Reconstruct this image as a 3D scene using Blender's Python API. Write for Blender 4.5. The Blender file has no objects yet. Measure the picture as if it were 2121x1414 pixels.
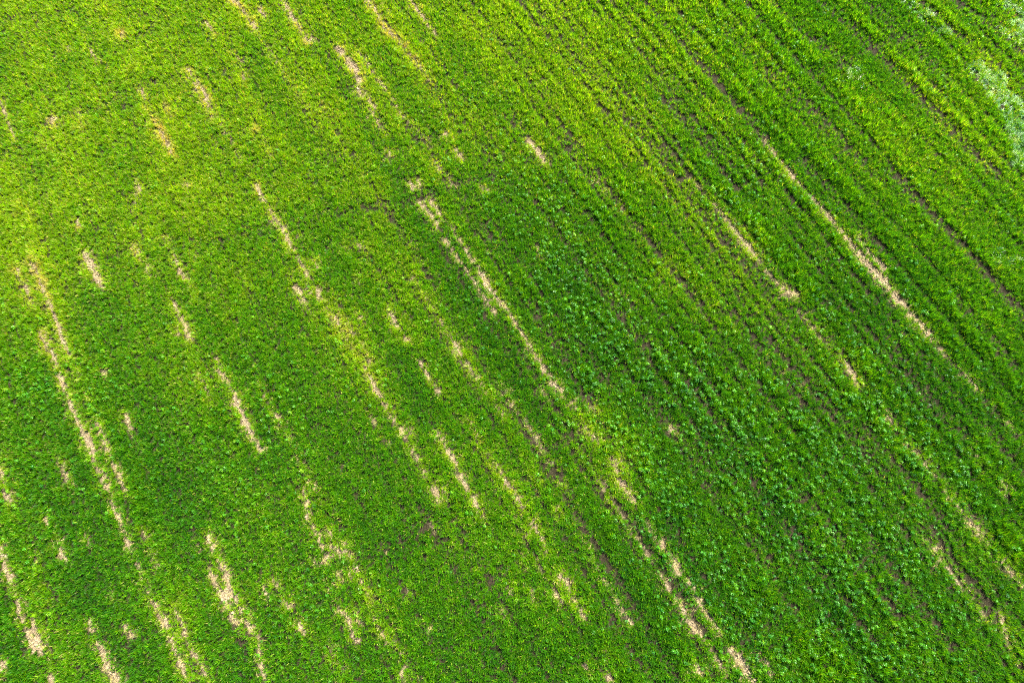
import bpy, math, random
import numpy as np
from mathutils import Vector

# ------------------------------------------------------------------ scene, camera
sc = bpy.context.scene
col = sc.collection
IW, IH = 2121.0, 1414.0
F = 1500.0                       # focal length in photo pixels
CH = 24.0                        # drone height in metres
PITCH = math.atan(4267.0 / F)    # degrees below the horizon
cp, sp_ = math.cos(PITCH), math.sin(PITCH)
AZ = math.atan(2750.0 / math.hypot(4267.0, F))     # seed rows run this far left of north
U = np.array([-math.sin(AZ), math.cos(AZ)])        # along the rows
V = np.array([math.cos(AZ), math.sin(AZ)])         # across the rows

cam_d = bpy.data.cameras.new('camera')
cam = bpy.data.objects.new('camera', cam_d); col.objects.link(cam)
cam.location = (0, 0, CH); cam.rotation_euler = (math.pi/2 - PITCH, 0, 0)
cam_d.sensor_width = 36; cam_d.lens = 36 * F / IW
cam_d.clip_start = 0.5; cam_d.clip_end = 3000
sc.camera = cam

def ground(px, py, z=0.0):
    """where an image pixel, cast back through the camera, lies on the ground (metres)"""
    x = (px - IW/2) / F; y = -(py - IH/2) / F
    d = np.array([x, cp + y*sp_, -sp_ + y*cp])
    t = (CH - z) / -d[2]
    return d[0]*t, d[1]*t, t     # t = metres per focal length -> local scale t/F per pixel

# ------------------------------------------------------------------ noise
_rng = np.random.default_rng(11)
_T = _rng.random((512, 512)).astype(np.float32)
def vn(x, y, s=0):
    x = np.asarray(x, dtype=np.float64) + 37.17*s; y = np.asarray(y, dtype=np.float64) + 91.7*s
    xi = np.floor(x).astype(np.int64); yi = np.floor(y).astype(np.int64)
    fx = x - xi; fy = y - yi
    fx = fx*fx*(3-2*fx); fy = fy*fy*(3-2*fy)
    g = lambda a, b: _T[a % 512, b % 512]
    return (g(xi, yi)*(1-fx)+g(xi+1, yi)*fx)*(1-fy) + (g(xi, yi+1)*(1-fx)+g(xi+1, yi+1)*fx)*fy
def fbm(x, y, s=0, o=3):
    r = 0; a = .5; t = 0
    for k in range(o):
        r = r + a*vn(x*2**k, y*2**k, s+k*3); t += a; a *= .55
    return r/t
def sst(a, b, x):
    t = np.clip((x-a)/(b-a), 0, 1); return t*t*(3-2*t)

# ------------------------------------------------------------------ strips traced from image pixels
# each: "width strength  x,y x,y ..."   (width in photo pixels, positions on the photo grid)
BARE = """
9 1 482,0 500,15 515,38 530,60
3 .5 530,62 545,82 567,117 587,147 605,175 635,220 665,275
4 .7 422,42 435,57 448,75
3.5 .65 170,72 178,90 190,110 205,132
3 .5 228,180 240,200
6 .6 141,96 146,104
4 .7 251,64 255,76
4 .55 482,108 497,130 508,170
6 .9 392,145 402,170 411,192 425,210 434,232 443,248
6 .95 401,155 422,188 437,220 457,255
4 .8 457,255 480,292
3 .5 480,292 505,336 530,381
4 .7 293,185 304,218 315,235 330,265
8 .9 330,265 340,283 347,295
5 .8 347,295 358,318
4 .65 343,218 355,243
4 .65 0,205 12,235 19,258 30,290
4 .5 85,278 97,310
3 .5 158,228 175,265
5 .75 108,245 113,260
3 .4 53,233 60,252
3 .35 228,280 232,300
3 .4 445,290 450,305
7 .85 583,0 600,22 610,42 625,62 640,88
3 .55 635,62 652,88
5 .65 538,20 547,32
7 .85 760,0 775,20 792,50 807,67 827,80
4 .6 827,80 845,105 870,135 895,172
5 .65 795,8 808,25
9 .95 848,0 865,22 880,42
4 .6 880,42 890,55 905,75
11 1 702,97 712,112 722,124
19 1 722,122 730,135 738,147
10 1 738,147 745,168 744,188
5 .8 743,188 752,200
8 .95 755,190 770,215 778,225
4 .6 765,225 780,250 800,280
9 .9 804,314 808,322
3.5 .65 742,105 755,120 775,150 790,172 812,205
5.5 .8 820,218 830,235
3.5 .5 830,235 855,260 880,285 895,305
6 .75 922,278 935,290
6 .75 942,310 960,328
6 .65 902,335 912,350
3.5 .55 530,262 545,292 560,322
3 .45 665,220 680,238
12 1 1098,292 1110,308 1120,322
6 .8 1122,325 1138,345
5 .6 1201,290 1206,297
7 .7 1582,290 1595,308 1612,328 1630,352
4.5 .6 280,364 287,386 280,420 278,432
5 .85 161,456 165,467
8 .9 179,525 183,538
18 1 184,543 194,556
12 1 196,558 207,580
6 .8 207,580 211,594
9 .95 70,550 80,569 90,597
6 .85 90,597 98,612 105,634 115,659
8 .9 115,659 127,690 136,712
8 .8 128,700 136,718 145,735
5 .6 157,765 163,783
4 .5 175,805 184,830
6 .7 37,555 38,568
7 .7 50,584 58,605 67,630
10 1 87,688 95,708 110,733 122,770 135,805 150,843 160,868
12 1 160,868 172,893 190,933 197,958
10 1 205,970 212,983 222,1010
11 1 230,1030 240,1052 250,1082
7 .95 280,509 286,522 292,536
5 .65 305,554 312,572
4.5 .8 345,494 360,529 375,567 390,584 402,619
3 .5 397,521 405,544
5 .75 360,626 370,649 385,676
9 .85 383,674 390,690 397,704
4 .6 365,676 370,694
3 .4 61,515 68,548
6 .5 386,380 391,385
7 .9 530,381 545,409 562,439 580,464 595,496
5 .85 595,496 615,529 630,556 640,574
8 .95 655,594 670,624 685,649
9 .9 685,649 702,671
4 .6 702,671 715,699 740,735 762,773
7 .8 612,594 622,610 630,624
4 .6 630,624 640,639 652,661
3 .4 600,566 612,594
6 .7 637,591 642,607
5 .7 688,664 690,677
3 .5 555,449 568,469
9 .85 652,541 658,550
7 .5 710,510 716,516
9 .6 742,507 752,512
6 .45 615,487 620,493
9 .8 850,380 857,387
5 .6 866,374 870,384
10 .85 870,419 890,439 905,459 907,469
6 .85 885,409 900,429 912,449
5 .85 935,464 952,494 970,529 990,551
12 .9 993,555 1000,571 1015,596
14 .95 1015,596 1030,615 1040,626
9 .95 1040,626 1055,648 1063,658
7 .75 920,496 942,524 965,559
9 .8 965,559 982,579 1005,616 1025,644
10 .6 1000,590 1012,606
4 .75 850,566 870,599 885,619 905,651 920,674 940,704
4 .65 735,571 747,589
4 .65 737,641 750,659
5 .75 805,641 822,674 845,704
7 .55 720,659 732,690
7 .5 693,622 699,632
9 .75 1000,390 1010,393
4 .5 928,368 935,380
8 .75 1112,511 1120,529
5 .5 1110,545 1122,562
4 .4 1170,600 1185,630
5 .55 1237,376 1255,400
5 .5 1280,424 1295,442
5 .5 1430,369 1455,391 1485,431 1510,461
8 .8 1510,461 1532,489
13 1 1532,489 1550,511 1562,526
7 .8 1562,526 1580,545
5 .55 1590,560 1620,594
11 .9 1620,594 1632,606 1647,612
6 .65 1665,649 1685,675 1702,699
4 .45 1702,699 1745,745
9 .95 1630,354 1643,368 1655,381
5 .7 1655,381 1675,404 1697,426
10 .95 1697,426 1710,440 1722,452
6 .75 1722,452 1740,474 1750,488
12 .95 1750,488 1768,512 1785,534
16 1 1785,534 1810,561 1835,586
11 1 1835,586 1848,606 1858,620
7 .8 1858,620 1875,634
14 1 1875,634 1885,647
19 1 1893,655 1908,672 1922,690
9 .95 1922,690 1933,703
9 .75 1775,489 1802,524
12 .8 1802,524 1818,540 1830,554
8 .75 1940,708 1955,730
5 .6 1955,730 1985,760
9 .85 1998,772 2012,788 2027,808
4 .5 2055,835 2095,883 2121,908
7 .75 200,868 210,893
6 .9 215,905 222,925 232,955 245,978
8 .9 243,975 252,995
6 .8 252,995 260,1012 266,1030
5 .65 214,766 219,774
8 .9 262,858 267,872 272,890
4 .5 272,890 280,915
7 .9 122,945 132,965 142,995
4 .65 407,770 425,800 440,830
4 .6 447,740 460,773
9 .95 460,773 467,783
6 .9 467,783 482,815
9 1 482,815 500,855
14 1 500,855 507,870 512,880
9 .7 514,884 522,900 532,918 541,932
7 .75 0,970 6,995 12,1020 25,1038
4 .4 482,925 486,935
4 .4 20,925 25,945
4 .6 535,795 555,828 570,858 587,888
3 .5 587,888 600,918 630,978
4 .5 640,995 650,1008 665,1035
7 .95 762,773 772,792 780,808
5 .8 780,808 795,833 805,853 822,880
6 .85 822,880 842,913
4 .7 842,913 867,953 882,985
9 .95 898,1010 905,1025 911,1040
5 .75 870,748 885,778
4 .6 885,778 905,805 915,818
12 .95 950,720 960,733
6 .85 938,704 950,720
6 .8 965,742 980,768
4 .6 980,768 1005,803 1020,828 1045,863
6 .6 1040,798 1052,815
5 .7 970,868 980,883 997,915
6 .85 1010,938 1017,948 1040,978
6 .8 1040,978 1055,1005
6 .9 907,898 918,915
8 .95 920,922 927,933 947,960
12 1 955,985 962,997
7 .7 962,997 970,1012
8 .5 848,886 855,895
12 .85 983,1030 992,1055
6 .7 919,1010 923,1020
3.5 .5 767,860 790,895 810,923
7 .85 630,1008 633,1030 638,1055
5 .4 550,1010 555,1030
5 .5 578,1030 583,1042
5 .6 752,715 767,755
7 .85 1063,658 1075,680 1092,708
14 .95 1095,712 1108,733
8 .85 1108,733 1127,765 1135,778
15 .9 1140,782 1152,800 1165,810
8 .8 1150,805 1160,818
5 .7 1122,808 1137,830
10 .6 1180,825 1197,855
8 .65 1222,836 1232,848
12 .75 1212,883 1225,898 1242,913
5 .55 1060,833 1087,870 1105,898 1125,930 1142,958
9 .95 1277,955 1278,985
7 .7 1287,958 1297,980
9 .9 1278,985 1297,1008
8 .95 1297,1008 1312,1033
5 .7 1312,1033 1327,1058 1340,1080
4 .5 1240,995 1257,1030 1285,1062
4 .5 1256,1000 1272,1030
8 .65 1386,884 1394,892
6 .8 1060,1005 1072,1028 1084,1052
4 .45 1100,965 1122,1000
5 .55 1170,1003 1180,1018
7 .8 1157,1050 1162,1062
6 .75 1745,745 1762,763
7 .75 1762,763 1777,793
6 .65 1835,848 1840,863
5 .6 1840,863 1862,888
5 .55 1877,920 1910,953 1940,988
7 .65 1955,1010 1975,1035 1992,1058
4 .45 2012,928 2040,970
11 .9 2077,998 2086,1015
6 .45 1620,764 1626,774
6 .5 1660,806 1665,814
7 .95 0,1130 12,1175
11 1 12,1175 25,1212
10 1 30,1225 37,1250 47,1287
8 .9 47,1287 60,1317 72,1345
14 .95 67,1285 73,1305 79,1325
8 .7 79,1325 86,1352
6 .55 50,1248 56,1262
8 .85 265,1118 272,1140
5 .6 255,1095 265,1118
5 .55 280,1157 295,1197
6 .65 300,1212 310,1230
8 .95 322,1250 335,1280
14 1 338,1282 347,1302
10 .95 347,1302 360,1332 365,1348
12 .95 366,1350 376,1375
10 .95 376,1375 384,1392 391,1414
6 .7 362,1260 380,1295
7 .8 380,1295 392,1332
10 .9 398,1345 410,1358
6 .8 410,1358 425,1397 432,1414
6 .85 292,1094 303,1112
5 .55 312,1137 322,1170
8 .85 119,1112 124,1135
9 .85 124,1135 130,1150
6 .65 133,1152 141,1164
7 .85 96,1072 99,1084
5 .65 108,1125 113,1137
6 .55 175,1107 187,1127
9 .8 432,1107 442,1134
7 .45 408,1128 414,1138
6 .75 452,1150 460,1170
10 .85 460,1170 470,1192 478,1218
8 .8 478,1218 490,1240 500,1262
11 .9 435,1182 447,1207
10 .85 455,1222 462,1238
13 .95 465,1220 472,1232
8 .85 462,1238 475,1262 485,1287
9 .85 500,1287 498,1312
11 .95 512,1285 527,1312
6 .45 526,1352 532,1370
7 .85 185,1285 192,1307
11 .95 205,1335 213,1348
8 .9 213,1348 220,1368
17 1 224,1378 237,1397 246,1414
9 .65 260,1297 268,1307 275,1320
7 .55 231,1222 234,1234
14 .9 0,1388 8,1372
8 .55 82,1385 84,1396
9 .65 98,1375 107,1407
5 .45 63,1200 73,1232
5 .4 76,1150 74,1166
7 .85 632,1056 640,1075
5 .65 640,1075 652,1100 670,1137
6 .75 680,1100 690,1127
17 .95 690,1133 704,1142
12 .85 694,1142 678,1154
7 .85 713,1128 725,1155
6 .7 725,1155 737,1180
14 .5 652,1158 662,1166
9 .95 698,1183 702,1200
8 .85 722,1182 727,1194
6 .7 737,1178 741,1188
6 .7 748,1200 765,1232
4 .55 765,1232 777,1257
5 .55 677,1205 692,1245
9 .9 702,1258 710,1270
9 .85 720,1278 728,1295
8 .95 728,1295 738,1322
6 .5 727,1252 740,1275 752,1300
7 .65 772,1278 782,1297
6 .65 790,1310 802,1332
5 .65 817,1330 830,1352 840,1380
13 .75 834,1394 842,1404
7 .55 689,1338 695,1367
8 .5 708,1378 716,1392
11 .55 565,1198 572,1210
6 .55 543,1210 555,1237
12 .55 585,1247 598,1256
12 .75 620,1292 630,1308
9 .75 530,1312 540,1340
8 .75 540,1340 537,1357 542,1382
10 .65 545,1395 556,1414
4 .4 795,1137 810,1160
5 .45 893,1085 901,1100
5 .5 840,1212 848,1232
6 .55 879,1285 890,1307
6 .55 1038,1262 1047,1278
7 .55 1054,1215 1060,1230
7 .65 1000,1060 1005,1072
11 1 1105,1085 1113,1100
8 .9 1113,1100 1120,1112
6 .7 1120,1112 1135,1147
5 .55 1088,1105 1092,1120
5 .55 1078,1140 1090,1175
7 .65 1118,1168 1124,1182
13 .8 1160,1190 1174,1202
6 .6 1174,1202 1180,1225
7 .85 1185,1235 1195,1252
8 .75 1200,1258 1210,1275
6 .55 1100,1228 1105,1242
11 .55 1150,1230 1160,1244
4.5 .55 1190,1075 1210,1112 1235,1170 1265,1222
4 .55 1265,1222 1290,1262 1312,1295
4 .5 1285,1062 1310,1105 1335,1135 1365,1187
6 .7 1365,1187 1392,1232 1405,1252
8 .75 1410,1255 1422,1282
6 .65 1422,1282 1450,1315 1485,1362
5 .6 1485,1362 1510,1400
8 .7 1340,1080 1350,1098
9 .85 1355,1105 1366,1120
16 .9 1366,1118 1377,1132
6 .7 1378,1135 1393,1155
11 .95 1396,1160 1408,1185
7 .75 1408,1185 1430,1205
7 .8 1430,1205 1440,1228
10 1 1441,1232 1460,1262
9 1 1460,1262 1480,1295 1500,1318
12 1 1508,1338 1522,1350
19 1 1522,1350 1538,1372
16 1 1538,1372 1552,1395 1562,1414
12 .7 1438,1380 1448,1390
7 .85 1416,1388 1421,1402
11 .6 1210,1376 1220,1388
6 .55 1255,1345 1260,1356
9 .65 1262,1404 1270,1414
14 .9 2016,1088 2030,1104
7 .7 2030,1104 2042,1122
13 .85 1936,1136 1946,1156
6 .65 1865,1067 1900,1105 1930,1132
6 .6 1950,1160 1990,1212
6 .5 1990,1212 2040,1280
8 .7 2076,1272 2092,1348
6 .55 2092,1348 2121,1385
9 .7 2077,1160 2105,1197
7 .6 2105,1197 2121,1215
12 .6 1590,1372 1600,1395
5 .5 95,1330 104,1352
"""
# furrows where the drill skipped a row: low, thin crop in deep shade
DARK = """
9 1 1412,78 1430,107 1450,128 1475,155 1500,185 1525,212 1557,240 1582,285
6 .8 1335,158 1360,185 1392,222 1410,242 1435,270 1460,298 1490,342 1530,390
6 .7 1260,185 1285,215 1312,245 1335,275 1360,302 1400,359 1435,399 1472,449 1510,494 1560,556 1610,616
5 .7 1372,295 1410,332 1430,365
5 .6 1160,258 1200,338 1237,376
9 1 1978,-8 2000,10 2015,22 2047,45 2077,72 2121,110 2160,145
7 .8 1905,6 1937,25 1960,45 1985,65 2030,102 2090,155 2121,180
7 .8 1700,0 1732,27 1775,72 1815,105 1847,137 1882,175 1930,225 1990,285 2060,352
7 .7 1590,142 1622,172 1650,205 1700,258 1760,318 1810,360
7 .7 1690,76 1725,102 1760,140
8 .9 1845,355 1877,391 1910,426 1940,454 1972,482 2010,525 2060,583 2121,655
6 .6 1600,0 1650,55 1695,98
7 .6 1790,0 1850,62 1905,115 1960,168
6 .6 2000,140 2050,190 2085,235
6 .6 1900,210 1960,268 2020,330 2085,392
7 .7 1902,790 1925,818 1955,855 2000,905
7 .7 1660,330 1720,395 1770,450 1830,520
6 .6 1760,500 1800,560 1850,625
7 .7 1790,880 1830,930 1880,985 1950,1070
8 .6 1590,700 1640,760 1700,830 1760,900 1830,985
6 .6 1250,380 1290,430 1340,490 1390,550 1450,625
6 .6 1100,620 1150,690 1190,750
6 .6 1250,600 1300,660 1350,725
7 .6 1500,640 1570,720 1620,780 1670,840
7 .6 1420,780 1480,855 1540,930
7 .6 1350,820 1420,905 1480,985
6 .6 1200,700 1240,760 1280,810
7 .7 1660,1010 1720,1085 1780,1165 1860,1270
7 .6 1560,1000 1620,1080 1690,1170 1750,1245 1810,1320
6 .6 1480,1000 1540,1080 1600,1160
7 .7 1800,1120 1850,1180 1900,1245 1980,1345
7 .7 2040,870 2080,920 2121,970
8 .8 1930,1090 1970,1150 2010,1200 2070,1280
7 .6 1840,700 1880,750 1920,800
6 .6 840,240 900,320 935,372 985,440 1040,520
6 .5 905,180 960,250 1020,330 1060,390
6 .6 1050,240 1080,275 1110,310
5 .5 730,480 770,540 810,600 850,660
5 .5 800,430 850,500 900,580
6 .6 1080,860 1110,905 1150,965 1190,1030
5 .6 880,1060 930,1140 980,1220 1020,1290
5 .5 940,1080 990,1160 1050,1260
6 .6 1200,1065 1230,1120 1260,1170 1300,1230
6 .7 1290,1050 1330,1110 1370,1170 1410,1230 1460,1300
5 .5 1060,240 1085,262
4 .4 1120,20 1180,90 1240,160
5 .5 1300,60 1350,125 1400,180
5 .5 1500,40 1560,105 1620,165
5 .5 1060,90 1110,150 1150,200
6 .6 1670,210 1730,270 1790,330
6 .6 2000,520 2060,590 2121,665
6 .6 1980,620 2040,690 2100,760
6 .6 2060,700 2121,775
"""
# headland steps where the drill stopped and started, crossing the rows
CROSS = """
10 .5 0,40 40,33 90,30 150,22
10 .4 180,120 240,100 310,70 330,20
9 .5 230,205 280,180 340,165 400,165
9 .4 400,165 460,150 520,138
9 .45 215,220 270,215 330,190
10 .4 560,468 640,445 715,436
9 .4 1050,545 1100,520
9 .45 1830,92 1880,70 1930,60
9 .4 1560,180 1610,160
10 .4 1880,1110 1840,1140 1800,1165
9 .4 1720,700 1760,680
9 .45 1000,1200 1040,1180
9 .4 1240,1300 1290,1280
9 .4 0,320 60,300 105,250
11 .9 815,1127 837,1110 865,1095 887,1085
8 .5 740,1158 815,1127
12 .6 715,436 760,432 800,426 850,412 900,400
12 .7 950,380 985,370 1020,362
10 .5 1100,330 1150,318 1195,300
10 .4 370,510 430,500 500,485 560,468
8 .5 108,243 135,232 165,228 215,220
7 .45 500,120 560,100
10 .7 1695,145 1740,132 1787,112 1830,92
8 .5 1330,345 1390,320 1440,300
10 .6 1620,660 1680,640 1720,622
9 .5 1900,1100 1930,1080 1960,1060
10 .8 1530,1332 1555,1318 1590,1290
9 .5 1590,1290 1650,1255
10 .7 1150,925 1180,910 1200,895
12 .7 1195,818 1215,825 1235,822
8 .5 180,548 172,540 200,530
9 .5 235,40 262,36 290,25
9 .5 180,530 240,525 280,500
9 .7 1375,1118 1385,1112
14 .8 2010,1072 2035,1075
14 .8 1925,1122 1950,1130
10 .5 660,330 700,320
11 .5 260,1330 300,1315 330,1305
8 .6 60,600 30,588
8 .5 840,300 890,285
9 .6 1370,210 1400,198
"""
# stands that are leafier and bluer (broad-leaved weeds among the cereal): x y radius strength
LUSH = """
1180 470 130 .5
1230 620 90 .8
1150 580 70 .5
1340 760 150 .8
1230 770 90 .7
1450 900 150 .8
1420 1120 190 .6
1560 1000 160 .6
1680 1280 230 .8
1860 1250 200 .5
1750 820 160 .6
1780 600 110 .5
1560 420 110 .5
1900 950 160 .6
1090 390 80 .6
960 200 80 .35
40 1000 120 .4
180 760 120 .35
100 820 90 .4
420 980 150 .4
600 830 140 .3
1000 640 80 .4
640 1250 120 .4
1640 120 60 .3
1470 60 40 .5
1480 330 110 .3
"""
# greener-yellow parts of the stand: x y radius strength
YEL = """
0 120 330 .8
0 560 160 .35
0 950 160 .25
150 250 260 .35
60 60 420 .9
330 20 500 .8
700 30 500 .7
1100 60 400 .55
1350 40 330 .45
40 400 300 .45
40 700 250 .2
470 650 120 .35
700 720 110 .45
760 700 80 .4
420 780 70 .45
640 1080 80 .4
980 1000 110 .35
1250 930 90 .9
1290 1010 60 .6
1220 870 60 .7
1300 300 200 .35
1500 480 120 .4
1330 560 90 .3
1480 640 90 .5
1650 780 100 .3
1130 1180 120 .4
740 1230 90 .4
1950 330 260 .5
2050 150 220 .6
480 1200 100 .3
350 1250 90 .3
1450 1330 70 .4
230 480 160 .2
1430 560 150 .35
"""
def parse(t):
    out = []
    for l in t.strip().splitlines():
        w, s, *p = l.split()
        out.append((float(w), float(s), [tuple(map(float, q.split(','))) for q in p]))
    return out

# raster of the field, 3 cm cells
X0, X1, Y0, Y1 = -28.0, 29.0, -7.5, 31.0
CS = 0.03
nx, ny = int((X1-X0)/CS), int((Y1-Y0)/CS)
gx = X0 + (np.arange(nx)+.5)*CS; gy = Y0 + (np.arange(ny)+.5)*CS
GX, GY = np.meshgrid(gx, gy)
GA = GX*U[0]+GY*U[1]; GB = GX*V[0]+GY*V[1]
wob = (fbm(GX/.10, GY/.10, 5, 2)-.5).astype(np.float32)
wob2 = (fbm(GX/.45, GY/.45, 9, 2)-.5).astype(np.float32)
def raster(lines, zref, pad=.0, soft=.05, rough=.12):
    m = np.zeros((ny, nx), np.float32)
    for w, s, pts in lines:
        for (p, q) in zip(pts[:-1], pts[1:]):
            ax, ay, t = ground(*p, zref); bx, by, t2 = ground(*q, zref)
            hw = w*.5*(t+t2)/2/F + pad
            R = hw + soft + .15
            i0 = max(int((min(ax, bx)-R-X0)/CS), 0); i1 = min(int((max(ax, bx)+R-X0)/CS)+1, nx)
            j0 = max(int((min(ay, by)-R-Y0)/CS), 0); j1 = min(int((max(ay, by)+R-Y0)/CS)+1, ny)
            if i0 >= i1 or j0 >= j1: continue
            sx = GX[j0:j1, i0:i1]-ax; sy = GY[j0:j1, i0:i1]-ay
            dx, dy = bx-ax, by-ay; L2 = dx*dx+dy*dy+1e-9
            tt = np.clip((sx*dx+sy*dy)/L2, 0, 1)
            d = np.hypot(sx-dx*tt, sy-dy*tt) + wob[j0:j1, i0:i1]*rough + wob2[j0:j1, i0:i1]*rough*.9
            v = s*(1-sst(hw-soft*.5, hw+soft, d))
            m[j0:j1, i0:i1] = np.maximum(m[j0:j1, i0:i1], v)
    return m
def rbf(t):
    m = np.zeros((ny, nx), np.float32)
    for l in t.strip().splitlines():
        x, y, r, s = map(float, l.split())
        ax, ay, tt = ground(x, y); R = r*tt/F
        m += s*np.exp(-((GX-ax)**2+(GY-ay)**2)/(R*R)).astype(np.float32)
    return m
def smp(m, x, y):
    fx = np.clip((x-X0)/CS-.5, 0, nx-1.001); fy = np.clip((y-Y0)/CS-.5, 0, ny-1.001)
    i = fx.astype(int); j = fy.astype(int); fx = fx-i; fy = fy-j
    return (m[j, i]*(1-fx)+m[j, i+1]*fx)*(1-fy)+(m[j+1, i]*(1-fx)+m[j+1, i+1]*fx)*fy

bareL = parse(BARE)
bare = raster([(w*.66, s, p) for w, s, p in bareL], 0.02, pad=.0, soft=.045, rough=.16)
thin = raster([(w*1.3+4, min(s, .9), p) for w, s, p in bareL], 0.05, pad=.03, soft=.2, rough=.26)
dark = raster([(w*1.35, min(1, s*1.2), p) for w, s, p in parse(DARK)], .08, pad=.07, soft=.09, rough=.16)
cross = raster([(w*1.1, min(1, s*1.45), p) for w, s, p in parse(CROSS)], .08, pad=.07, soft=.10, rough=.26)
bare = sst(.20, .82, bare)
csoft = raster([(w*2.6, min(1, s*1.6), p) for w, s, p in parse(CROSS)], .08, pad=.0, soft=.35, rough=.5)
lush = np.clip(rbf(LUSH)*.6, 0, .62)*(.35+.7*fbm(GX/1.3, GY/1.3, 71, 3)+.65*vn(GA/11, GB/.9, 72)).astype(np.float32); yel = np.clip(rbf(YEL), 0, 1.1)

PALE = [[(2018,122),(2052,136),(2080,158),(2105,186),(2135,220),(2160,262),(2160,380),(2121,352),(2105,332),(2090,287),(2087,240),(2060,197),(2022,160)],
        [(2058,12),(2085,-30),(2200,-60),(2240,160),(2150,125),(2100,84),(2072,50)]]
def inpoly(px, py, poly):
    c = np.zeros(px.shape, bool)
    for (x1, y1), (x2, y2) in zip(poly, poly[1:]+poly[:1]):
        k = ((y1 > py) != (y2 > py)) & (px < (x2-x1)*(py-y1)/(y2-y1+1e-12)+x1)
        c ^= k
    return c
pale = np.zeros((ny, nx), np.float32); paleid = []
jx = GX+wob*.5+wob2*.5; jy = GY+wob2*.4-wob*.4
for P in PALE:
    m = inpoly(jx, jy, [ground(*p, .1)[:2] for p in P]).astype(np.float32)
    paleid.append(m); pale = np.maximum(pale, m)
for (x, y, r) in ((1915, 37, 16), (1950, 65, 12), (1890, 10, 14), (1770, 147, 14), (1788, 170, 10), (2066, 525, 14), (2085, 545, 16)):
    ax, ay, t = ground(x, y); R = r*t/F
    m = (np.hypot(jx-ax, jy-ay) < R).astype(np.float32)*(vn(GX/.12, GY/.12, 3) > .3)*1.25*.5
    paleid[0] = np.maximum(paleid[0], m); pale = np.maximum(pale, m*.7)

# ------------------------------------------------------------------ materials
def nodes(name):
    m = bpy.data.materials.new(name); m.use_nodes = True
    nt = m.node_tree; nt.nodes.clear()
    return m, nt, nt.nodes, nt.links
def leaf_mat(name, deep, mid, yellow, trans_gain=1.2, trans=.42, rough=.42, spec=.5):
    m, nt, N, L = nodes(name)
    out = N.new('ShaderNodeOutputMaterial')
    def att(n, t):
        a = N.new('ShaderNodeAttribute'); a.attribute_type = t; a.attribute_name = n; return a
    ya = att('yel', 'INSTANCER'); va = att('val', 'INSTANCER'); b = att('blade', 'GEOMETRY')
    sep = N.new('ShaderNodeSeparateColor'); L.new(b.outputs['Color'], sep.inputs[0])
    # hue position = instance yellow + blade offset
    add = N.new('ShaderNodeMath'); add.operation = 'ADD'
    L.new(ya.outputs['Fac'], add.inputs[0]); L.new(sep.outputs[0], add.inputs[1])
    ramp = N.new('ShaderNodeValToRGB'); L.new(add.outputs[0], ramp.inputs[0])
    e = ramp.color_ramp.elements
    e[0].position = .0; e[0].color = (*deep, 1); e[1].position = 1; e[1].color = (.50, .42, .12, 1)
    k = e.new(.38); k.color = (*mid, 1); k = e.new(.75); k.color = (*yellow, 1)
    mul = N.new('ShaderNodeMix'); mul.data_type = 'RGBA'; mul.blend_type = 'MULTIPLY'; mul.inputs[0].default_value = 1
    vv = N.new('ShaderNodeMath'); vv.operation = 'MULTIPLY'
    L.new(va.outputs['Fac'], vv.inputs[0]); L.new(sep.outputs[1], vv.inputs[1])
    L.new(ramp.outputs[0], mul.inputs[6]); L.new(vv.outputs[0], mul.inputs[7])
    p = N.new('ShaderNodeBsdfPrincipled'); L.new(mul.outputs[2], p.inputs['Base Color'])
    p.inputs['Roughness'].default_value = rough; p.inputs['Specular IOR Level'].default_value = spec
    tr = N.new('ShaderNodeBsdfTranslucent')
    g = N.new('ShaderNodeMix'); g.data_type = 'RGBA'; g.blend_type = 'MULTIPLY'; g.inputs[0].default_value = 1
    g.inputs[7].default_value = (1.35*trans_gain, 1.15*trans_gain, .35*trans_gain, 1)
    L.new(mul.outputs[2], g.inputs[6]); L.new(g.outputs[2], tr.inputs['Color'])
    mx = N.new('ShaderNodeMixShader'); mx.inputs[0].default_value = trans
    L.new(p.outputs[0], mx.inputs[1]); L.new(tr.outputs[0], mx.inputs[2]); L.new(mx.outputs[0], out.inputs[0])
    return m
M_crop = leaf_mat('cereal_leaf', (.018, .13, .006), (.075, .25, .003), (.25, .42, .002), trans=.55, spec=.2, rough=.42)
M_weed = leaf_mat('broad_leaf', (.020, .14, .010), (.07, .25, .005), (.22, .40, .01), trans=.4, rough=.4, spec=.4)
M_pale = leaf_mat('lodged_leaf', (.08, .26, .07), (.30, .50, .22), (.42, .56, .14), trans=.3, rough=.35, spec=.7)
M_straw = leaf_mat('straw', (.30, .30, .06), (.45, .40, .12), (.60, .50, .20), trans=.25, rough=.6, spec=.3)

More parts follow.
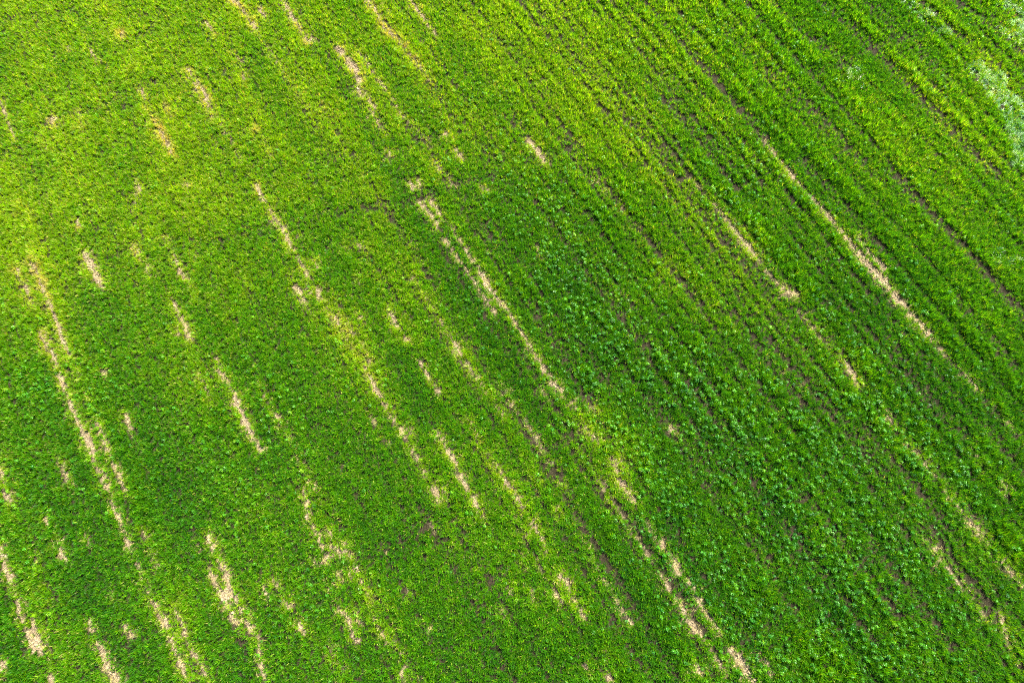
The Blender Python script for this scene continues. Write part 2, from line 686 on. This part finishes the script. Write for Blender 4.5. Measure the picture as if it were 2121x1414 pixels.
def soil_mat(name, clod=False):
    m, nt, N, L = nodes(name)
    out = N.new('ShaderNodeOutputMaterial'); p = N.new('ShaderNodeBsdfPrincipled')
    p.inputs['Roughness'].default_value = .95; p.inputs['Specular IOR Level'].default_value = .15
    g = N.new('ShaderNodeNewGeometry'); 
    n1 = N.new('ShaderNodeTexNoise'); n1.inputs['Scale'].default_value = 1.3; n1.inputs['Detail'].default_value = 6
    n2 = N.new('ShaderNodeTexNoise'); n2.inputs['Scale'].default_value = 22; n2.inputs['Detail'].default_value = 8
    vo = N.new('ShaderNodeTexVoronoi'); vo.feature = 'DISTANCE_TO_EDGE'; vo.inputs['Scale'].default_value = 11
    for n in (n1, n2): L.new(g.outputs['Position'], n.inputs['Vector'])
    wm = N.new('ShaderNodeVectorMath'); wm.operation = 'MULTIPLY_ADD'; wm.inputs[1].default_value = (.12, .12, .12)
    L.new(n2.outputs['Color'], wm.inputs[0]); L.new(g.outputs['Position'], wm.inputs[2]); L.new(wm.outputs[0], vo.inputs['Vector'])
    r = N.new('ShaderNodeValToRGB'); e = r.color_ramp.elements
    e[0].position = .3; e[0].color = (.15, .105, .055, 1); e[1].position = .72; e[1].color = (.38, .295, .175, 1)
    mixn = N.new('ShaderNodeMath'); mixn.operation = 'MULTIPLY_ADD'; mixn.inputs[1].default_value = .6
    hv = N.new('ShaderNodeMath'); hv.operation = 'MULTIPLY'; hv.inputs[1].default_value = .4
    L.new(n1.outputs[0], hv.inputs[0]); L.new(n2.outputs[0], mixn.inputs[0]); L.new(hv.outputs[0], mixn.inputs[2])
    L.new(mixn.outputs[0], r.inputs[0])
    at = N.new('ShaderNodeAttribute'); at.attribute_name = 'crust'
    cm = N.new('ShaderNodeMix'); cm.data_type = 'RGBA'; cm.inputs[6].default_value = (.032, .026, .012, 1)  # near-black soil tone: shade of the gaps between plants put into the colour
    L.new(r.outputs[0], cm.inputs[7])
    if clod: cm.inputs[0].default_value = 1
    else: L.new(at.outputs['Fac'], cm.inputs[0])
    L.new(cm.outputs[2], p.inputs['Base Color'])
    cr = N.new('ShaderNodeMapRange'); cr.inputs[1].default_value = 0; cr.inputs[2].default_value = .12
    L.new(vo.outputs['Distance'], cr.inputs[0])
    ad = N.new('ShaderNodeMath'); ad.operation = 'MULTIPLY_ADD'; ad.inputs[1].default_value = .8
    L.new(n2.outputs[0], ad.inputs[0]); L.new(cr.outputs[0], ad.inputs[2])
    b = N.new('ShaderNodeBump'); b.inputs['Strength'].default_value = .9; b.inputs['Distance'].default_value = .03
    L.new(ad.outputs[0] if not clod else n2.outputs[0], b.inputs['Height']); L.new(b.outputs[0], p.inputs['Normal'])
    L.new(p.outputs[0], out.inputs[0]); return m
M_soil = soil_mat('dry_soil'); M_clod = soil_mat('dry_clod', True)

# ------------------------------------------------------------------ ground sheet
def gz(x, y):
    a = x*U[0]+y*U[1]; b = x*V[0]+y*V[1]
    return .02*(fbm(x/.5, y/.5, 21, 3)-.5)+.035*(fbm(x/.09, y/.09, 22, 2)-.5)+.012*np.sin(b*2*math.pi/.15)*.5
def sheet():
    st = .06
    xs = np.arange(X0, X1+.01, st); ys = np.arange(Y0, Y1+.01, st)
    far = [60, 140, 400, 1500]
    xs = np.concatenate([[-f for f in far[::-1]], xs, far]); ys = np.concatenate([[-f for f in far[::-1]], ys, far])
    A, B = np.meshgrid(xs, ys)
    ins = (A >= X0) & (A <= X1) & (B >= Y0) & (B <= Y1)
    Z = np.where(ins, gz(A, B), -.02)
    n, mm = A.shape[1], A.shape[0]
    co = np.stack([A, B, Z], -1).reshape(-1, 3)
    idx = np.arange(n*mm).reshape(mm, n)
    f = np.stack([idx[:-1, :-1], idx[:-1, 1:], idx[1:, 1:], idx[1:, :-1]], -1).reshape(-1, 4)
    me = bpy.data.meshes.new('field_soil')
    me.vertices.add(len(co)); me.vertices.foreach_set('co', co.ravel())
    me.loops.add(f.size); me.loops.foreach_set('vertex_index', f.ravel())
    me.polygons.add(len(f)); me.polygons.foreach_set('loop_start', np.arange(0, f.size, 4))
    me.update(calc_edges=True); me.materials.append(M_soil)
    # dry pale crust where the soil lies open, shade under the plants darkened into the soil colour
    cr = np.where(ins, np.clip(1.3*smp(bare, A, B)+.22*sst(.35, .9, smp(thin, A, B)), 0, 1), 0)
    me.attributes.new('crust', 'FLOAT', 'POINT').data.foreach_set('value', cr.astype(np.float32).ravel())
    me.polygons.foreach_set('use_smooth', np.ones(len(f), bool))
    o = bpy.data.objects.new('ground', me); col.objects.link(o)
    o['kind'] = 'structure'; o['label'] = 'dry cracked tan soil showing in the bare strips between the crop'; o['category'] = 'soil'
    return o
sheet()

# ------------------------------------------------------------------ tuft meshes
rnd = random.Random(4)
def build(name, verts, faces, cols, mat, smooth=True):
    me = bpy.data.meshes.new(name); me.from_pydata(verts, [], faces)
    a = me.color_attributes.new('blade', 'FLOAT_COLOR', 'POINT')
    a.data.foreach_set('color', np.array(cols, np.float32).ravel())
    me.materials.append(mat)
    if smooth: me.polygons.foreach_set('use_smooth', np.ones(len(faces), bool))
    return bpy.data.objects.new(name, me)
def blade(vs, fs, cs, x, y, ang, ln, wd, lean, bend, c, z0=0, segs=3):
    """one leaf: rises, then arches outward"""
    d = Vector((math.cos(ang), math.sin(ang), 0)); s = Vector((-math.sin(ang), math.cos(ang), 0))
    p = Vector((x, y, z0)); th = lean; i0 = len(vs); tw = rnd.uniform(-.7, .7)
    for k in range(segs+1):
        t = k/segs
        w = wd*(.55+.9*t if t < .5 else 1.0*(1-t)*2)*.5
        if k == segs:
            vs.append(tuple(p)); cs.append(c)
        else:
            nrm = d*math.cos(th)-Vector((0, 0, 1))*math.sin(th)
            q = s*math.cos(tw*t)+nrm*math.sin(tw*t)
            vs.append(tuple(p-q*w)); vs.append(tuple(p+q*w)); cs += [c, c]
        p = p+(d*math.sin(th)+Vector((0, 0, 1))*math.cos(th))*ln/segs
        th += bend/segs
    for k in range(segs):
        a = i0+2*k
        fs.append((a, a+1, a+3, a+2) if k < segs-1 else (a, a+1, a+2))
def tuft(i, n=17, R=.032, hl=(.11, .20), wd=(.010, .016), mat=M_crop, lay=0.0, name='tuft'):
    vs, fs, cs = [], [], []
    for k in range(n):
        r = R*math.sqrt(rnd.random()); a = rnd.uniform(0, 6.283)
        ang = a+rnd.gauss(0, 1.0)
        if lay and rnd.random() < .8: ang = rnd.gauss(0, .45)
        c = (max(0, rnd.gauss(.0, .07)) if rnd.random() > .05 else rnd.uniform(.3, .6), rnd.uniform(.75, 1.25), 0, 1)
        blade(vs, fs, cs, r*math.cos(a), r*math.sin(a), ang, rnd.uniform(*hl), rnd.uniform(*wd),
              rnd.uniform(.0, .35)+lay, rnd.uniform(.3, 1.5), c)
    return build(name, vs, fs, cs, mat)
def leafy(i, n=20, R=.055):
    """broad-leaved plant: stems carrying folded oval leaflets"""
    vs, fs, cs = [], [], []
    for k in range(n):
        r = R*math.sqrt(rnd.random()); a = rnd.uniform(0, 6.283)
        z = rnd.uniform(.06, .15)*(1-.5*(r/R)**2)
        for q in range(3):
            an = a+q*2.1+rnd.uniform(-.4, .4); c = (rnd.uniform(-.1, .15), rnd.uniform(.75, 1.3), 0, 1)
            ln = rnd.uniform(.022, .04)
            blade(vs, fs, cs, r*math.cos(a), r*math.sin(a), an, ln, ln*.62, rnd.uniform(.8, 1.6), rnd.uniform(-.2, .5), c, z0=z, segs=3)
        if k % 3 == 0:
            blade(vs, fs, cs, r*math.cos(a)*.6, r*math.sin(a)*.6, a, z, .006, .15, .2, (.1, .8, 0, 1))
    return build('leafy_tuft', vs, fs, cs, M_weed)
def straw(i):
    vs, fs, cs = [], [], []
    for k in range(7):
        an = rnd.uniform(0, 6.283); c = (rnd.uniform(0, .5), rnd.uniform(.7, 1.2), 0, 1)
        blade(vs, fs, cs, rnd.uniform(-.05, .05), rnd.uniform(-.05, .05), an, rnd.uniform(.05, .14), rnd.uniform(.006, .011),
              rnd.uniform(.5, 1.5), rnd.uniform(0, .5), c, z0=.005)
    return build('straw_tuft', vs, fs, cs, M_straw)
def clod(i):
    import bmesh
    bm = bmesh.new(); bmesh.ops.create_icosphere(bm, subdivisions=2, radius=1)
    o = rnd.random()*50
    from mathutils import noise
    for v in bm.verts:
        v.co *= 1+.45*noise.noise(v.co*1.1+Vector((o, 0, 0)))+.2*noise.noise(v.co*2.7+Vector((0, o, 0)))
        v.co.z *= .6
    me = bpy.data.meshes.new('clod'); bm.to_mesh(me); bm.free(); me.materials.append(M_clod)
    return bpy.data.objects.new('clod', me)

def scatter(name, protos, pos, rot, scl, idx, yl, vl, label, cat, mat):
    """one object of uncountable stuff: points carrying size, turn and tint, each grown into a tuft"""
    src = bpy.data.collections.new(name+'_kinds')
    for o in protos: src.objects.link(o)
    me = bpy.data.meshes.new(name); n = len(pos)
    me.vertices.add(n); me.vertices.foreach_set('co', pos.astype(np.float32).ravel())
    def at(nm, ty, v, key='value'):
        a = me.attributes.new(nm, ty, 'POINT'); a.data.foreach_set(key, np.ascontiguousarray(v).ravel())
    at('turn', 'FLOAT_VECTOR', rot.astype(np.float32), 'vector'); at('size', 'FLOAT_VECTOR', scl.astype(np.float32), 'vector')
    at('pick', 'INT', idx.astype(np.int32)); at('yel', 'FLOAT', yl.astype(np.float32)); at('val', 'FLOAT', vl.astype(np.float32))
    me.materials.append(mat)
    o = bpy.data.objects.new(name, me); col.objects.link(o)
    ng = bpy.data.node_groups.new(name+'_grow', 'GeometryNodeTree')
    ng.interface.new_socket('Geometry', in_out='INPUT', socket_type='NodeSocketGeometry')
    ng.interface.new_socket('Geometry', in_out='OUTPUT', socket_type='NodeSocketGeometry')
    N, L = ng.nodes, ng.links
    gi = N.new('NodeGroupInput'); go = N.new('NodeGroupOutput')
    ip = N.new('GeometryNodeInstanceOnPoints'); ci = N.new('GeometryNodeCollectionInfo')
    ci.inputs['Collection'].default_value = src; ci.inputs['Separate Children'].default_value = True; ci.inputs['Reset Children'].default_value = True
    def na(nm, ty):
        a = N.new('GeometryNodeInputNamedAttribute'); a.data_type = ty; a.inputs[0].default_value = nm; return a.outputs[0]
    e2r = N.new('FunctionNodeEulerToRotation'); L.new(na('turn', 'FLOAT_VECTOR'), e2r.inputs[0])
    L.new(gi.outputs[0], ip.inputs['Points']); L.new(ci.outputs[0], ip.inputs['Instance'])
    ip.inputs['Pick Instance'].default_value = True
    L.new(na('pick', 'INT'), ip.inputs['Instance Index']); L.new(e2r.outputs[0], ip.inputs['Rotation'])
    L.new(na('size', 'FLOAT_VECTOR'), ip.inputs['Scale']); L.new(ip.outputs[0], go.inputs[0])
    md = o.modifiers.new('grow', 'NODES'); md.node_group = ng
    o['kind'] = 'stuff'; o['label'] = label; o['category'] = cat
    print(name, n)
    return o

# ------------------------------------------------------------------ crop plants on drill rows
rg = np.random.default_rng(7)
RS, AS = .125, .07
ext = 62
ai = np.arange(-ext, ext, AS); bi = np.arange(-ext, ext, RS)
Aa, Bb = np.meshgrid(ai, bi)
Aa = Aa+rg.uniform(-.5, .5, Aa.shape)*AS; Bb = Bb+rg.normal(0, .02, Bb.shape)
Bb = Bb+.05*(fbm(Aa/4, Bb/2, 31, 2)-.5)*2
px = (Aa*U[0]+Bb*V[0]).ravel(); py = (Aa*U[1]+Bb*V[1]).ravel()
k = (px > X0+.3) & (px < X1-.3) & (py > Y0+.3) & (py < Y1-.3)
# keep to the ground the aircraft could see, with a good margin all round
k &= np.abs(px) < 15.5+4.5+np.clip(py+2, 0, 40)*.27
px, py = px[k], py[k]; a = Aa.ravel()[k]; b = Bb.ravel()[k]
B = smp(bare, px, py); T = smp(thin, px, py); D = smp(dark, px, py); C = smp(cross, px, py); C2 = smp(csoft, px, py)
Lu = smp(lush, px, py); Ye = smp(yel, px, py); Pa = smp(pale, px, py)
n = len(px)
rowy = vn(a/2.2, np.round(b/RS)*.73, 41)                # each row has its own vigour
band = vn(a/7., b/.55, 42)
band2 = vn(a/3.3, b/.27, 48)
patch = fbm(px/1.6, py/1.6, 43, 3)
hol = vn(px/.13, py/.13, 44)
hol2 = fbm(px/.42, py/.42, 45, 2)
right = sst(-5, 11, px*.9+py*.1)
# seams between the drill coulters: long narrow gaps that run the length of the field
seam_b = []; q = -60.
while q < 62: seam_b.append(q); q += rg.uniform(.32, 1.05)
seam_b = np.array(seam_b); seam_s = rg.uniform(.25, 1., len(seam_b)); seam_w = rg.uniform(.035, .09, len(seam_b))
bb_ = b+.10*(vn(a/5, b/3, 81)-.5)+.05*(vn(a/.6, b/1., 82)-.5)
ki = np.clip(np.searchsorted(seam_b, bb_), 1, len(seam_b)-1)
ki = np.where(np.abs(bb_-seam_b[ki-1]) < np.abs(bb_-seam_b[ki]), ki-1, ki)
sd = np.abs(bb_-seam_b[ki])
zone = (.5+.5*sst(-6, 3, px+.12*(py-8)))*(1-.35*sst(0, 8, px)*sst(10, 4, py))
along = sst(.30, .62, fbm(a/12., ki*3.7, 83, 2)*.75+seam_s[ki]*.38)*zone
S = along*(1-sst(seam_w[ki], seam_w[ki]+.055, sd))
ridge = 1-sst(.0, .30, sd)
H = .85+.30*right+.34*(patch-.5)+(.35+.35*right)*(band-.5)+(.40+.42*right)*(band2-.5)+(.30+.1*right)*(rowy-.5)+.55*(hol-.5)+.70*(hol2-.5)+rg.normal(0, .16, n)
H *= (1-.30*ridge*along*(.5+.5*right))*(1-.5*S)*(1-.35*T)*(1-.55*D)*(1-.5*C)*(1-.22*C2)*(1+.10*Lu)
keep = np.ones(n)
keep *= 1-np.clip(B*1.25-.08, 0, 1)
keep *= 1-.15*T
keep *= 1-.92*S
keep *= 1-.9*D
keep *= 1-.7*C
keep *= 1-.3*sst(.62, .8, rowy)*(1-Lu)
keep *= 1-.25*Lu
keep = np.maximum(keep, .04)
keep *= np.where(Pa > .5, .25, 1)
yl = -.05*C2+.28+.25*Ye+.30*T-.12*Lu+.20*(patch-.5)+.10*(band-.5)+.20*(vn(a/13, b/1.1, 49)-.5)+.16*(fbm(px/.3, py/.3, 46, 2)-.5)+rg.normal(0, .05, n)-.05*right  # strip edges tinted yellower: thin yellowing crop, plus sunlit edges put into the colour
vl = np.clip(1+rg.normal(0, .13, n)+.25*(vn(px/.12, py/.12, 47)-.5), .5, 1.5)
sel = rg.random(n) < keep
def pack(s, zs=1.0, flat=1.0):
    m = s.sum()
    X, Y = px[s], py[s]
    pos = np.stack([X, Y, gz(X, Y)-.01], 1)
    rot = np.stack([rg.normal(0, .10, m), rg.normal(0, .10, m), rg.uniform(0, 6.283, m)], 1)
    h = np.clip(H[s], .2, 1.8)*zs; w = np.clip(.6+.4*h, .5, 1.15)*flat
    return pos, rot, np.stack([w, w, h*1.2], 1)
protos = [tuft(i) for i in range(9)]
pos, rot, scl = pack(sel)
# low tillers and seedlings that close the ground between the tufts
def low(i):
    vs, fs, cs = [], [], []
    for k in range(22):
        an = rnd.uniform(0, 6.283); r = .06*math.sqrt(rnd.random()); a2 = rnd.uniform(0, 6.283)
        blade(vs, fs, cs, r*math.cos(a2), r*math.sin(a2), an, rnd.uniform(.05, .10), rnd.uniform(.014, .02), rnd.uniform(.7, 1.2), rnd.uniform(.2, .5), (rnd.gauss(-.05, .05), rnd.uniform(.7, 1.1), 0, 1), z0=.0, segs=2)
    return build('tiller_tuft', vs, fs, cs, M_crop)
protos += [low(i) for i in range(5)]
lw = rg.random(n) < (1-np.clip(B*1.1, 0, 1))*(1-.25*T)*(1-.55*D)*(1-.35*C)*(1-.5*S)
pl, rl, s_l = pack(lw); s_l[:] = rg.uniform(.7, 1.2, (len(pl), 1)); pl[:, :2] += rg.uniform(-.05, .05, (len(pl), 2))
pos = np.concatenate([pos, pl]); rot = np.concatenate([rot, rl]); scl = np.concatenate([scl, s_l])
pick = np.concatenate([rg.integers(0, 9, sel.sum()), rg.integers(9, 14, lw.sum())])
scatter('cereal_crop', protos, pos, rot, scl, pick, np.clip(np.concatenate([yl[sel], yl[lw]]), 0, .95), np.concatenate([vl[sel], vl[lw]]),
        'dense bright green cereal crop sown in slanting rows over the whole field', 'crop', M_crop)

# broad-leaved weeds in the lush stands and thinly everywhere
spot = sst(.60, .75, fbm(px/.35, py/.35, 51, 2))
kw = rg.random(n) < (np.clip(.30*Lu+.06*spot+.2*spot*Lu, 0, 1)*(1-np.clip(B*1.4, 0, 1))*(1-.6*D)*(1-.5*T)*(1-.85*S))*np.where(Pa > .5, .3, 1)
pos, rot, scl = pack(kw, 1.02, .95)
pos[:, :2] += rg.normal(0, .03, (len(pos), 2))
scatter('broadleaf_weeds', [leafy(i) for i in range(6)], pos, rot, scl, rg.integers(0, 6, kw.sum()), np.clip(yl[kw]+rg.normal(0, .1, kw.sum()), 0, .9), vl[kw]*1.05,
        'darker bluish green broad-leaved weeds growing thickly among the crop', 'weeds', M_weed)

# pale lodged grass, two patches by the right edge
lodp = [tuft(i, 20, .045, (.13, .22), (.010, .017), M_pale, .75, 'lodged_tuft') for i in range(6)]
labs = ['pale silvery grass lying flattened in a slanting strip by the right edge', 'pale silvery flattened grass in the top right corner of the field']
for q, m in enumerate(paleid):
    Pm = smp(m, px, py)
    kp = (Pm > .6) & (rg.random(n) < (.8, .5)[q])*(vn(px/.28, py/.28, 63) > (.2, .45)[q])
    pos, rot, scl = pack(kp, .9, 1.1)
    rot[:, 2] = 2.2+4.5*(fbm(pos[:, 0]/.5, pos[:, 1]/.5, 61, 2)-.5)*1.6+rg.normal(0, .4, len(rot))
    yy = .15+1.3*(fbm(pos[:, 0]/.3, pos[:, 1]/.3, 62, 2)-.35)
    scatter('lodged_grass', [p.copy() for p in lodp] if q else lodp, pos, rot, scl, rg.integers(0, 6, kp.sum()), np.clip(yy, 0, .9), vl[kp]*1.0, labs[q], 'grass', M_pale)

# straw and clods in the bare strips
ns = 180000
sx = rg.uniform(-23, 24, ns*3); sy = rg.uniform(-4.5, 27.5, ns*3)
tb = smp(thin, sx, sy); bb = smp(bare, sx, sy)
ks = rg.random(len(sx)) < np.clip(tb-.15, 0, 1)*.24*(1-.35*bb)
X, Y = sx[ks], sy[ks]; m = len(X)
scatter('dry_straw', [straw(i) for i in range(5)], np.stack([X, Y, gz(X, Y)], 1),
        np.stack([np.zeros(m), np.zeros(m), rg.uniform(0, 6.283, m)], 1), np.repeat(rg.uniform(.6, 1.3, (m, 1)), 3, 1),
        rg.integers(0, 5, m), rg.uniform(0, .6, m), rg.uniform(.7, 1.2, m), 'yellowed straw and withered blades lining the bare strips', 'straw', M_straw)
kc = rg.random(len(sx)) < np.clip(bb-.3, 0, 1)*.8
X, Y = sx[kc], sy[kc]; m = len(X)
sz = .007+.04*rg.random(m)**2.5
scatter('soil_clods', [clod(i) for i in range(5)], np.stack([X, Y, gz(X, Y)+sz*.1], 1),
        rg.uniform(0, 6.283, (m, 3))*np.array([.1, .1, 1]), np.repeat(sz[:, None], 3, 1)*rg.uniform(.7, 1.3, (m, 3)),
        rg.integers(0, 5, m), np.zeros(m), np.ones(m), 'crumbly tan clods lying on the bare soil strips', 'clods', M_clod)

# ------------------------------------------------------------------ light
EL, SAZ = math.radians(44), math.radians(32)
s = Vector((math.sin(SAZ)*math.cos(EL), math.cos(SAZ)*math.cos(EL), math.sin(EL)))
sl = bpy.data.lights.new('sun', 'SUN'); sl.energy = 4.6; sl.angle = math.radians(.5); sl.color = (1, .955, .87)
so = bpy.data.objects.new('sun', sl); col.objects.link(so); so.rotation_euler = s.to_track_quat('Z', 'Y').to_euler(); so.location = (0, 0, 60)
w = bpy.data.worlds.new('World'); sc.world = w; w.use_nodes = True
nt = w.node_tree; bg = nt.nodes['Background']
sky = nt.nodes.new('ShaderNodeTexSky'); sky.sky_type = 'NISHITA'; sky.sun_disc = False
sky.sun_elevation = EL; sky.sun_rotation = SAZ
nt.links.new(sky.outputs[0], bg.inputs[0]); bg.inputs[1].default_value = .07
sc.view_settings.view_transform = 'Standard'; sc.view_settings.look = 'None'
sc.view_settings.exposure = 2.15; sc.view_settings.gamma = 1
sc.cycles.use_denoising = False; sc.cycles.sample_clamp_indirect = 3
sc.cycles.filter_width = 1.0
sc.cycles.max_bounces = 6; sc.cycles.diffuse_bounces = 3; sc.cycles.transmission_bounces = 4; sc.cycles.glossy_bounces = 2
